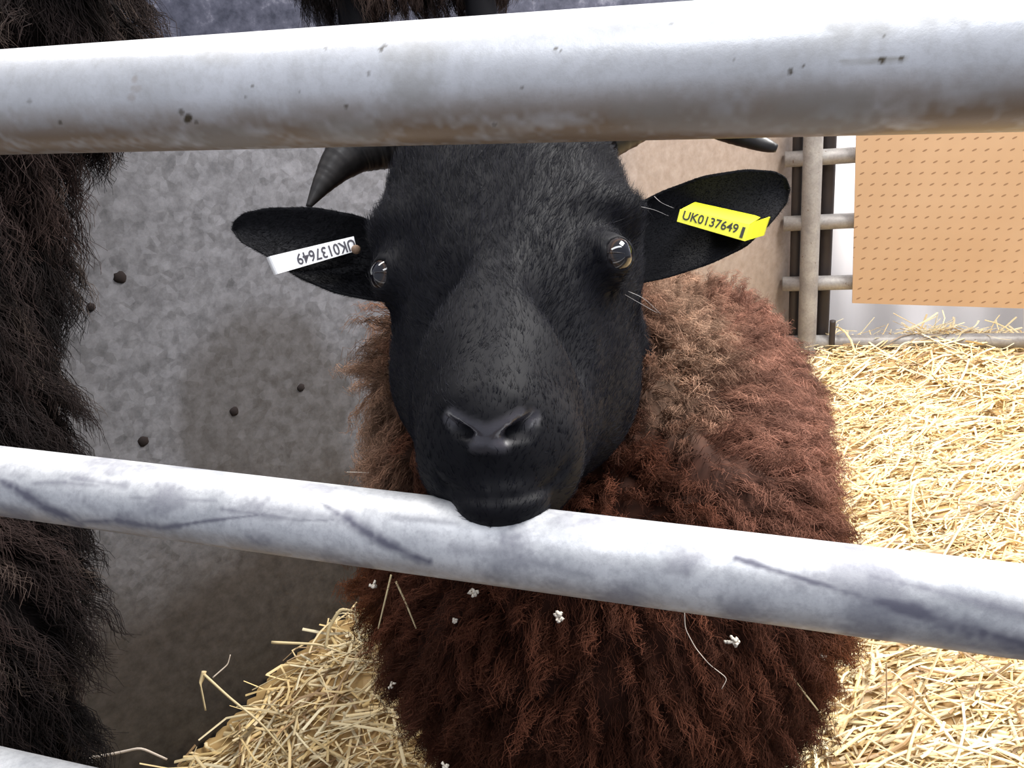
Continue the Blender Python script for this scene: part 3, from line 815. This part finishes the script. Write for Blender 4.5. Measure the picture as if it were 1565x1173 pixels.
k.l(math_('ADD', sx.outputs[2], math_('MULTIPLY', math_('SUBTRACT', nlow, .5), .35)), mr.inputs[0])
col = k.mix(mr.outputs[0], col, k.ramp(fine, [(.3, (.040, .031, .025)), (.7, (.095, .075, .062))]))  # brown soil on the lower part, deepened with painted shade
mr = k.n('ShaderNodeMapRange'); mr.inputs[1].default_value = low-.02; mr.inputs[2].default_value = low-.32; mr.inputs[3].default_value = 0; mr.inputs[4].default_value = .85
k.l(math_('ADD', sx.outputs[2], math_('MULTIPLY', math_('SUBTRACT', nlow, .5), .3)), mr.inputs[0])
col = k.mix(mr.outputs[0], col, k.ramp(fine, [(.3, (.012, .011, .011)), (.7, (.05, .045, .042))]))  # darker low band: shade behind the sheep painted over the soil
# warm tinted bare area towards the right end
mr = k.n('ShaderNodeMapRange'); wr = pan(960, 300)[0]; mr.inputs[1].default_value = wr-.25; mr.inputs[2].default_value = wr+.05; mr.inputs[3].default_value = 0; mr.inputs[4].default_value = .8
k.l(sx.outputs[0], mr.inputs[0]); col = k.mix(mr.outputs[0], col, k.ramp(fine, [(.3, (.30, .225, .175)), (.7, (.42, .33, .265))]))
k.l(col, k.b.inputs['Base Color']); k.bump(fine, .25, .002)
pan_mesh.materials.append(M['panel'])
po = bpy.data.objects.new('sheet_panel', pan_mesh); COL.objects.link(po)
po.location = pA; po.rotation_euler = (0, 0, math.atan2(pu[1], pu[0]))
tag(po, 'stained grey galvanised metal sheet dividing the pen behind the sheep', 'metal sheet')
def pan_pt(px, py, lift=0): return plane_hit(px, py)+pn*lift
# bolt holes / dark rusty spots
def disc(c, n, r, thk, m_=14, seed=0):
    rr_ = np.random.default_rng(seed); a = np.arange(m_)/m_*2*np.pi; u = nz(np.cross(n, [0, 0, 1])); v = np.cross(n, u)
    q = 1+.25*(rr_.random(m_)-.5)
    ring = c+(r*q)[:, None]*(np.cos(a)[:, None]*u+np.sin(a)[:, None]*v)
    V = np.concatenate([ring, c+(ring-c)*.75+n*thk, (c+n*thk)[None]]); i = np.arange(m_); j = (i+1) % m_
    return V, [np.stack([i, m_+i, m_+j, j], -1), np.stack([m_+i, np.full(m_, 2*m_), m_+j], -1)]
M['bolt'] = mat('rusty_bolt', (.012, .006, .005), .9)
for i, (px, py, r) in enumerate([(183, 424, .0085), (139, 469, .006), (358, 628, .0075), (219, 674, .008), (460, 592, .0065), (553, 563, .0075)]):
    V, f = disc(pan_pt(px, py, .0), pn, r, .002, seed=i)
    V = po.matrix_world.inverted() and V
    a_, b_ = po.location, po.rotation_euler.z
    ob = mesh_obj('rivet', V, f, M['bolt'], None); ob.parent = po
    Mi = Matrix.Translation(pA.tolist())@Matrix.Rotation(po.rotation_euler.z, 4, 'Z')
    ob.matrix_parent_inverse = Mi.inverted()
# edge post of the sheet
# far hurdle
hA = G(1235, 560, .25); hB = G(1565, 548, .27)
hu = nz((hB-hA)*np.array([1, 1, 0])); hn = np.array([hu[1], -hu[0], 0])
def HV_(px, py): return plane_hit(px, py, hA, hn)
def at_h(px, py):
    w = HV_(px, py); return (w-hA)@hu, w[2]
HD = tag(empty('metal_hurdle', (hA[0], hA[1], .02)), 'rusty tubular steel hurdle standing at the far end of the straw', 'hurdle')
def hpt(s, z, back=0.): return hA+hu*s-hn*back+np.array([0, 0, z-hA[2]])
def hb(name, a, b, r, mt, n=14, label=None):
    V, f = tube(np.linspace(a, b, 14), r, 20); o = mesh_obj(name, V, f, M[mt], HD)
    if label: o['label'] = label
    return o
s0 = at_h(1237, 400)[0]
hb('post', hpt(s0, .02), hpt(s0, 1.12), .0225, 'hurdle', label='pale front post of the hurdle')
s1 = at_h(1216, 400)[0]; hb('post', hpt(s1, .02, .03), hpt(s1, 1.12, .03), .0125, 'hurdledark')
s2 = at_h(1263, 400)[0]; hb('post', hpt(s2, .02, .05), hpt(s2, 1.12, .05), .0165, 'hurdledark')
zs = [at_h(1280, y)[1] for y in (240, 340, 434, 525)]
for z in zs+[zs[0]+(zs[0]-zs[1])]:
    hb('rail', hpt(s1-.03, z, .012), hpt(s0+1.6, z, .012), .0185, 'hurdle')
hb('post', hpt(s0+1.6, .02), hpt(s0+1.6, 1.12), .0225, 'hurdle')
z = at_h(1272, 500)
hb('latch_pin', hpt(z[0], zs[3], -.005), hpt(z[0], z[1]+.02, -.005), .0075, 'hurdledark')
# pegboard with its holes
pk = mat('orange_pegboard', (.62, .36, .17), .55); k = NB(pk)
tc = k.n('ShaderNodeTexCoord'); sp = k.n('ShaderNodeSeparateXYZ'); k.l(tc.outputs['Object'], sp.inputs[0])
def mth(op, a, b=None):
    x = k.n('ShaderNodeMath'); x.operation = op
    for i, v in enumerate((a, b)):
        if v is None: continue
        if isinstance(v, (int, float)): x.inputs[i].default_value = v
        else: k.l(v, x.inputs[i])
    return x.outputs[0]
fx = mth('SUBTRACT', mth('FRACT', mth('DIVIDE', sp.outputs[0], .0254)), .5); fz = mth('SUBTRACT', mth('FRACT', mth('DIVIDE', sp.outputs[2], .0254)), .5)
# slot-like punched holes, slightly slanted
fz2 = mth('SUBTRACT', fz, mth('MULTIPLY', fx, .45))
dd = mth('SQRT', mth('ADD', mth('MULTIPLY', mth('MULTIPLY', fx, fx), .30), mth('MULTIPLY', mth('MULTIPLY', fz2, fz2), 1.6)))
hole = mth('LESS_THAN', dd, .105)
bc = k.ramp(k.noise(k.coord(), 2.5, 4), [(.3, (.47, .295, .165)), (.7, (.54, .36, .22))])
k.l(k.mix(hole, bc, (.27, .15, .08)), k.b.inputs['Base Color'])
tl, bl, br = at_h(1308, 205), at_h(1301, 458), at_h(1565, 466)
hgt = tl[1]-bl[1]+.12
pb = bpy.data.meshes.new('pegboard'); W_ = 1.05; T_ = .006
xl = -.045
pb.from_pydata([(0, 0, 0), (W_, 0, 0), (W_, 0, hgt), (xl, 0, hgt), (0, T_, 0), (W_, T_, 0), (W_, T_, hgt), (xl, T_, hgt)], [], [(0, 1, 2, 3), (5, 4, 7, 6), (0, 4, 5, 1), (1, 5, 6, 2), (2, 6, 7, 3), (3, 7, 4, 0)])
pb.materials.append(pk); pbo = bpy.data.objects.new('pegboard', pb); COL.objects.link(pbo)
ql = hpt(bl[0], bl[1], -.024); pbo.location = ql
pbo.rotation_euler = (0, -math.atan2(br[1]-bl[1], br[0]-bl[0]), math.atan2(hu[1], hu[0]))
tag(pbo, 'orange-brown perforated pegboard fixed across the far hurdle', 'pegboard')
# white sheeting behind the hurdle, hanging in folds
nx, nzv = 160, 14
X = np.linspace(-.25, 2.3, nx); Z = np.linspace(.02, 1.5, nzv)
gx, gz = np.meshgrid(X, Z, indexing='ij')
base = hA+hn*-.42
fold = .018*np.sin(gx*16+1.2*np.sin(gz*4))+.012*np.sin(gx*37+gz*3)+.01*noise(np.stack([gx*3, gz*2, gx*0], -1), 3)
pts = base+gx[..., None]*hu+np.stack([gx*0, gx*0, gz-base[2]], -1)-hn*fold[..., None]
i, j = np.meshgrid(np.arange(nx-1), np.arange(nzv-1), indexing='ij'); a_ = (i*nzv+j).ravel()
fr = pts.reshape(-1, 3); n1 = len(fr); Fp = np.stack([a_, a_+nzv, a_+nzv+1, a_+1], -1)
V = np.concatenate([fr, fr-hn*.003]);
mp_ = mat('white_plastic_sheet', (.90, .90, .95), .45)
ob = mesh_obj('plastic_sheet', V, [Fp, Fp[:, ::-1]+n1], mp_, None)
tag(ob, 'white plastic sheeting hanging behind the hurdle and pegboard', 'sheeting')

# ------------------------------------------------------------------ straw
def straw_h(x, y):
    side = (np.stack([x, y], -1)-pA0[:2])@pu[:2]
    dist = (np.stack([x, y], -1)-pA[:2])@pn[:2]
    hl = np.interp(side, [0, .3, .62, .82, 1.1, 3], [.04, .07, .13, .215, .245, .25])
    p3 = np.stack([x, y, x*0], -1)
    return hl+.022*noise(p3, 5, 31)+.010*noise(p3, 14, 32)+.02*np.clip((x-.6)*1.2, 0, 1)+.055*np.exp(-((x-1.02)/.18)**2-((y-1.95)/.16)**2)
gx, gy = np.meshgrid(np.linspace(-1.2, 1.9, 190), np.linspace(.35, 2.35, 130), indexing='ij')
# cut away behind the sheet panel and hurdle
gzv = straw_h(gx, gy)
Vst = np.stack([gx, gy, gzv], -1).reshape(-1, 3)
i, j = np.meshgrid(np.arange(189), np.arange(129), indexing='ij'); a_ = (i*130+j).ravel(); Fst = np.stack([a_, a_+130, a_+131, a_+1], -1)
dP = ((Vst[:, :2]-pA[:2])@pn[:2]); okv = dP > -.01
sidev = ((Vst[:, :2]-pB[:2])@pu[:2]) > 0
dH = ((Vst[:, :2]-hA[:2])@hn[:2]); 
ok = (okv | sidev) & (dH > -.12)
Fst = Fst[ok[Fst].all(1)]
nS = 36000
x = np.concatenate([rng.uniform(-1.0, 1.75, nS)]); y = rng.uniform(.4, 2.2, nS)
# favour what lies beside and behind the sheep
d1 = ((np.stack([x, y], -1)-pA[:2])@pn[:2]); d2 = ((np.stack([x, y], -1)-pB[:2])@pu[:2]); d3 = ((np.stack([x, y], -1)-hA[:2])@hn[:2])
under = (np.abs(x-(A_ch[0]+(y-A_ch[1])*.31)) < .15) & (y > .6) & (y < 1.4)
m_ = ((d1 > .03) | (d2 > 0.02)) & (d3 > -.10) & (~under | (rng.random(nS) < .15))
x, y = x[m_], y[m_]; n = len(x)
ang = rng.normal(.22, .45, n); flip = rng.random(n) < np.where(x < .05, .75, .22); ang = np.where(flip, rng.uniform(0, 3.14, n), ang)
L = rng.uniform(.04, .19, n)*(1-.3*rng.random(n))
zb = straw_h(x, y)+rng.exponential(.008, n)
pitch = rng.normal(.0, .16, n); K = 5; s = np.linspace(-.5, .5, K)
d = np.stack([np.cos(ang)*np.cos(pitch), np.sin(ang)*np.cos(pitch), np.sin(pitch)], -1)
bend = rng.normal(0, .10, n)[:, None]*nz(np.cross(d, [0, 0, 1.]))+np.array([0, 0, 1.])*rng.normal(-.04, .10, n)[:, None]
cen = np.stack([x, y, zb], -1)[:, None]+d[:, None]*(s[None, :, None]*L[:, None, None])+bend[:, None]*((s*2)**2)[None, :, None]*L[:, None, None]
# keep everything in front of the sheet
dd_ = ((cen[..., :2]-pA[:2])@pn[:2]); d2_ = ((cen[..., :2]-pB[:2])@pu[:2])
bad = (dd_ < .012) & (d2_ < .02); cen[..., 0] += np.where(bad, (.012-dd_)*pn[0], 0); cen[..., 1] += np.where(bad, (.012-dd_)*pn[1], 0)
wid = rng.uniform(.0010, .0028, n); rad = np.repeat(wid[:, None], K, 1)
hue = rng.random((n, 1)); pal = np.array([.90, .66, .30])*(1-hue)+np.array([.95, .84, .58])*hue
pal = pal*rng.uniform(.65, 1.1, (n, 1)); dk = rng.random(n) < .08; pal[dk] *= np.array([.5, .4, .35])
col = np.repeat(np.clip(pal, 0, 1)[:, None], K, 1)
upv = nz(np.stack([rng.normal(0, .5, n), rng.normal(0, .5, n), np.ones(n)], -1))
def ribbons(cen, rad, col, upv):
    N, K, _ = cen.shape; t = nz(np.gradient(cen, axis=1)); u = nz(np.cross(t, upv[:, None])); v = np.cross(u, t)
    cs = [(1, .0), (.5, .35), (-.5, .35), (-1, 0), (0, -.25)]
    V = np.stack([cen+rad[..., None]*(a*u+b*v) for a, b in cs], 2); m = len(cs)
    base = (np.arange(N)*K*m)[:, None, None]+(np.arange(K-1)*m)[None, :, None]; j = np.arange(m)[None, None]; j2 = (j+1) % m
    f = np.stack([base+j, base+m+j, base+m+j2, base+j2], -1).reshape(-1, 4)
    return V.reshape(-1, 3), f, np.repeat(col[:, :, None], m, 2).reshape(-1, 3)
v1, f1, c1 = ribbons(cen, rad, col, upv)
V = np.concatenate([Vst, v1]); cs = np.concatenate([np.tile(np.array([.50, .33, .14]), (len(Vst), 1)), c1])
ob = mesh_obj('straw_bedding', V, [Fst, f1+len(Vst)], M['straw'], None, smooth=False, cols=cs)
tag(ob, 'deep loose golden straw bedding covering the pen floor', 'straw', kind='stuff')
print('straws', n)

# individual stray stalks ------------------------------------------------
def stalk(name, pts, r, m_, label, cat, group=None, flat=1.0):
    q = np.array([P(*a) for a in pts]); t = np.linspace(0, 1, max(12, 5*len(q))); u = np.linspace(0, 1, len(q))
    c = np.stack([np.interp(t, u, q[:, i]) for i in range(3)], -1)
    for _ in range(2): c[1:-1] = .5*c[1:-1]+.25*(c[:-2]+c[2:])
    V, f = tube(c, r*(1-.35*t), 7, ell=flat); o = mesh_obj(name, V, f, M[m_], None)
    return tag(o, label, cat, group)
stalk('straw_stalk', [(1167, 683, .80), (1184, 700, .79), (1186, 725, .785), (1172, 765, .78), (1143, 806, .78)], .0009, 'strawpale', 'long curved pale stalk lying on the brown flank above the middle rail', 'stalk')
stalk('wool_thread', [(1046, 930, .60), (1047, 960, .605), (1063, 990, .61), (1084, 1015, .61), (1112, 1036, .61), (1103, 1052, .61)], .00035, 'strand', 'thin pale thread hanging on the brown chest below the middle rail', 'thread')
stalk('straw_stalk', [(598, 878, .70), (589, 915, .70), (578, 960, .71)], .0009, 'strawpale', 'thin yellow stalk stuck in the brown wool, leftmost below the middle rail', 'stalk')
stalk('straw_stalk', [(605, 888, .69), (620, 920, .69), (636, 960, .69)], .0009, 'strawpale', 'tan stalk slanting down right in the wool beside the leftmost stalk', 'stalk')
stalk('straw_stalk', [(1195, 1010, .69), (1215, 1040, .69), (1250, 1085, .69)], .0010, 'strawpale', 'yellow stalk caught in orange-brown wool near the lower right edge of the chest', 'stalk')
stalk('straw_stalk', [(312, 1025, 1.33), (306, 1045, 1.33), (314, 1085, 1.33)], .0042, 'strawpale', 'broad bent straw leaf standing up in front of the grey sheet', 'stalk', flat=.4)
stalk('straw_stalk', [(312, 1030, 1.33), (350, 1065, 1.33), (400, 1105, 1.33), (450, 1165, 1.33)], .0022, 'strawpale', 'long straw stem rising leftwards from the straw to the bent leaf', 'stalk')
stalk('straw_stalk', [(325, 1035, 1.36), (348, 1015, 1.37), (352, 1000, 1.37)], .0012, 'strand', 'short crooked brown stem standing above the bent leaf', 'stalk')
stalk('straw_stalk', [(415, 981, 1.36), (488, 984, 1.36), (520, 996, 1.36)], .0024, 'strawpale', 'straight yellow straw pointing left in front of the grey sheet', 'stalk')
stalk('straw_stalk', [(498, 990, 1.36), (502, 960, 1.36), (520, 930, 1.36), (545, 935, 1.36), (558, 965, 1.37)], .0036, 'strawpale', 'pale folded straw loop sticking up left of the brown sheep', 'stalk', flat=.5)
stalk('straw_stalk', [(120, 1170, 1.22), (135, 1158, 1.22), (180, 1150, 1.22), (215, 1142, 1.22), (255, 1160, 1.24)], .0026, 'strand', 'twisted pale stalk beside the dark fleece at the bottom left', 'stalk', flat=.6)
stalk('straw_stalk', [(488, 752, .78), (560, 722, .78), (568, 722, .78)][1:] + [(530, 721, .78)], .0007, 'strand', 'short thin stalk sticking out of the wool left of the muzzle', 'stalk')
# pale chaff flakes
def fluff(px, py, z, sz, label, seed):
    rr_ = np.random.default_rng(seed); c = P(px, py, z); ps = []
    for _ in range(12):
        a = c+rr_.normal(size=3)*sz*.3; b = a+rr_.normal(size=3)*sz*.4; m2 = (a+b)/2+rr_.normal(size=3)*sz*.22
        ps.append(tube(np.array([a, (a+m2)/2, m2, (m2+b)/2, b]), np.array([.12, .26, .3, .22, .08])*sz, 6))
    V, f = merge(ps); o = mesh_obj('chaff_flake', V, f, M['chaff'], None); tag(o, label, 'chaff', 'pale flakes of chaff caught in the brown wool')
fluff(724, 905, .625, .0042, 'white chaff flake just under the middle rail on the chest', 1)
fluff(856, 943, .618, .0050, 'largest white chaff tuft, at the centre of the chest', 2)
fluff(1121, 979, .635, .0045, 'whitish chaff flake on the right side of the chest', 3)
fluff(695, 948, .630, .0028, 'small curled chaff flake below and left of the flake under the rail', 4)
fluff(572, 893, .72, .004, 'dull pinkish chaff flake at the far left of the chest', 5)
fluff(1255, 1003, .70, .004, 'tan chaff flake at the right edge of the chest', 6)
fluff(683, 1171, .65, .004, 'chaff flake at the bottom edge of the picture on the chest', 7)
fluff(598, 1046, .70, .0026, 'tiny pink chaff speck low on the left edge of the chest', 8)

# ------------------------------------------------------------------ other sheep
def dark_col(p, n, s, rnd, ci):
    root = np.array([.006, .005, .005]); tipd = np.array([.016, .012, .012]); tipb = np.array([.075, .048, .042])
    N1 = np.clip(noise(p, 9, 21)*1.2+.35, 0, 1)
    tip = tipd*(1-N1[:, None])+tipb*N1[:, None]
    cr = rng.random(ci.max()+1)[ci]
    pale = (cr > .93)[:, None]*np.array([.10, .075, .06]); tip = tip+pale
    k = (s[None]**1.2)*(.5+.5*rnd[:, None])
    return root*(1-k[..., None])+tip[:, None]*k[..., None]
def sheep_dark(name, label, fn, lo, hi, skinfn, vox, ncl, L0, nst, wfn=None, coil=.003, turns=2.2, eyes=(), clumpr=.016):
    V0, F0 = surface_nets(skinfn, lo, hi, vox*1.2); V0 = relax(V0, F0, 2)
    E = tag(empty(name, (V0[:, 0].mean(), V0[:, 1].mean(), V0[:, 2].min())), label, 'sheep')
    mesh_obj('body', V0, [F0], M['skin'], E, extra={'wet': np.zeros(len(V0))})
    print('clear of sheet', name, ((V0-pA)@pn)[(V0[:, 0] > -.72)].min())
    V1, F1 = surface_nets(fn, lo, hi, vox); V1 = relax(V1, F1, 1); N1 = vnormals(V1, F1)
    w = np.where((N1*nz(C0-V1)).sum(1) > -.4, 1., .1)
    if wfn is not None: w = w*wfn(V1)
    cen, rad, col = seed_locks(V1, F1, N1, ncl, w, L0, clumpr, nst, K=11, colf=dark_col, coil=coil, turns=turns, wid=.0005, droop=1.1, outl=.42, curl_end=1.2)
    v1, f1, c1 = strands(cen, rad, col)
    sc = np.tile(np.array([.012, .009, .009]), (len(V1), 1))
    mesh_obj('fleece', np.concatenate([V1, v1]), [F1, f1+len(V1)], M['wooldark'], E, cols=np.concatenate([sc, c1]))
    for c in eyes:
        V, f, th = uvsphere(np.array(c), .012, (0, -1, 0)); mesh_obj('eye', V, f, M['eye'], E)
    return E
# left: stands close to the gate, seen from its shoulder
q1 = P(-60, 330, 1.0); q2 = P(-30, 820, .95); q3 = P(10, 1100, .92)
hd = P(60, -60, .96)
LC = P(-150, 640, .86)
LR = np.array([-1.12, .70, LC[2]+.02])
print('left sheep', LC, (LC-pA)@pn)
def L_tr(p, inf=0.):
    d = cap(p, LC, LR, .105+inf, .15+inf)
    d = smin(d, cap(p, P(-130, 740, .85), P(-132, 330, .87), .098+inf, .092+inf), .05)
    d = smin(d, cap(p, P(-132, 330, .87), P(15, 10, .86), .09+inf, .098+inf), .05)
    d = smin(d, cap(p, P(-95, 850, .84), P(-65, 1180, .84), .10+inf, .085+inf), .05)
    return d
def L_skin(p):
    d = L_tr(p, -.012)
    d = smin(d, cap(p, P(25, 10, .86), P(110, -170, .82), .07, .055), .04)
    d = smin(d, cap(p, P(110, -170, .82), P(215, -110, .76), .05, .033), .03)
    d = smin(d, ell(p, P(0, -160, .86), (.06, .02, .025)), .02)
    a = P(-60, 1100, .84); b = LR
    for (x, y) in ((a[0], a[1]+.02), (a[0]-.12, a[1]+.03), (b[0]+.08, b[1]-.05), (b[0]-.05, b[1]+.06)):
        d = smin(d, cap(p, np.array([x, y, .55]), np.array([x, y, .06]), .05, .02), .04)
        d = smin(d, ell(p, np.array([x, y-.01, .04]), (.03, .04, .03)), .01)
    return d
def L_fleece(p):
    d = smax(L_tr(p, 0.), .22-p[..., 2], .03)
    return d+.016*noise(p, 14, 5)+.008*noise(p, 33, 6)
lo = np.array([-1.45, .35, .0]); hi = np.array([-.18, 1.6, 1.62])
sheep_dark('dark_sheep', 'shaggy black-brown sheep at the left edge with long matted wool', L_fleece, lo, hi, L_skin, .012, 2600, .050, 18, eyes=[P(125, -180, .765)])
# behind the sheet: standing on straw bales in the next pen
bc_ = P(600, -90, 2.15)
def B_tr(p, inf=0.):
    d = cap(p, bc_+np.array([-.10, .02, .02]), bc_+np.array([.20, .06, .02]), .140+inf, .145+inf)
    d = smin(d, cap(p, bc_+np.array([.20, .06, .05]), bc_+np.array([.34, .04, .24]), .10+inf, .085+inf), .06)
    return d
bx, by, bz = bc_
def B_skin(p):
    d = B_tr(p, -.012)
    d = smin(d, cap(p, bc_+np.array([.36, .03, .25]), bc_+np.array([.55, -.02, .17]), .06, .032), .04)
    for dx in (-.12, .20):
        for dy in (-.05, .14):
            d = smin(d, cap(p, np.array([bx+dx, by+dy, bz-.1]), np.array([bx+dx, by+dy, .60]), .045, .02), .04)
    return d
def B_fl(p): return B_tr(p, 0.)+.014*noise(p, 14, 5)+.008*noise(p, 33, 6)
lo = bc_-np.array([.52, .28, bz-.50]) if False else np.array([bx-.55, by-.3, .54]); hi = np.array([bx+.72, by+.42, bz+.45])
print('back sheep centre', bc_)
sheep_dark('dark_sheep', 'long-haired dark sheep behind the metal sheet, seen above the upper rail', B_fl, lo, hi, B_skin, .014, 900, .075, 18, eyes=[tuple(bc_+np.array([.47, -.04, .27]))], clumpr=.014)
# bales it stands on
mbale = mat('baled_straw', (.5, .36, .16), .8); k = NB(mbale)
k.l(k.ramp(k.noise(k.coord((1, 6, 6)), 30, 5), [(.3, (.28, .18, .07)), (.7, (.62, .46, .22))]), k.b.inputs['Base Color'])
for i, dx in enumerate((-.24, .24)):
    E = tag(empty('straw_bale', (bx+dx, by+.05, 0)), 'straw bale under the dark sheep behind the metal sheet', 'straw bale', 'straw bales under the dark sheep behind the sheet')
    V, f = boxw((bx+dx-.232, by-.2, 0), (.464, 0, 0), (0, .5, 0), (0, 0, .56)); mesh_obj('bale', V, f, mbale, E, smooth=False)

# ------------------------------------------------------------------ light
w = bpy.data.worlds.new('world'); bpy.context.scene.world = w; w.use_nodes = True
bg = w.node_tree.nodes['Background']; bg.inputs[0].default_value = (.82, .86, 1.0, 1); bg.inputs[1].default_value = .48
def area(name, loc, target, sx_, sy_, power, color):
    l = bpy.data.lights.new(name, 'AREA'); l.shape = 'RECTANGLE'; l.size = sx_; l.size_y = sy_; l.energy = power; l.color = color
    o = bpy.data.objects.new(name, l); COL.objects.link(o); o.location = loc
    o.rotation_euler = (Vector(target)-Vector(loc)).to_track_quat('-Z', 'Y').to_euler(); return o
area('barn_strip_light', (1.5, 1.35, 2.7), (.95, 1.6, .3), 1.6, .6, 150, (1, .97, .93))
area('barn_strip_light', (.3, -.1, 2.5), (.1, .35, 1.0), 1.8, .3, 24, (.95, .97, 1))
area('barn_strip_light', (-.5, 1.5, 2.8), (-.05, .8, .9), 1.4, .3, 34, (1, .96, .9))
sc_ = bpy.context.scene
sc_.view_settings.view_transform = 'Standard'; sc_.view_settings.look = 'None'; sc_.view_settings.exposure = 0.0; sc_.view_settings.gamma = 1
try: sc_.view_settings.use_curve_mapping = False
except Exception: pass
print('peak GB', resource.getrusage(resource.RUSAGE_SELF).ru_maxrss/1e6)
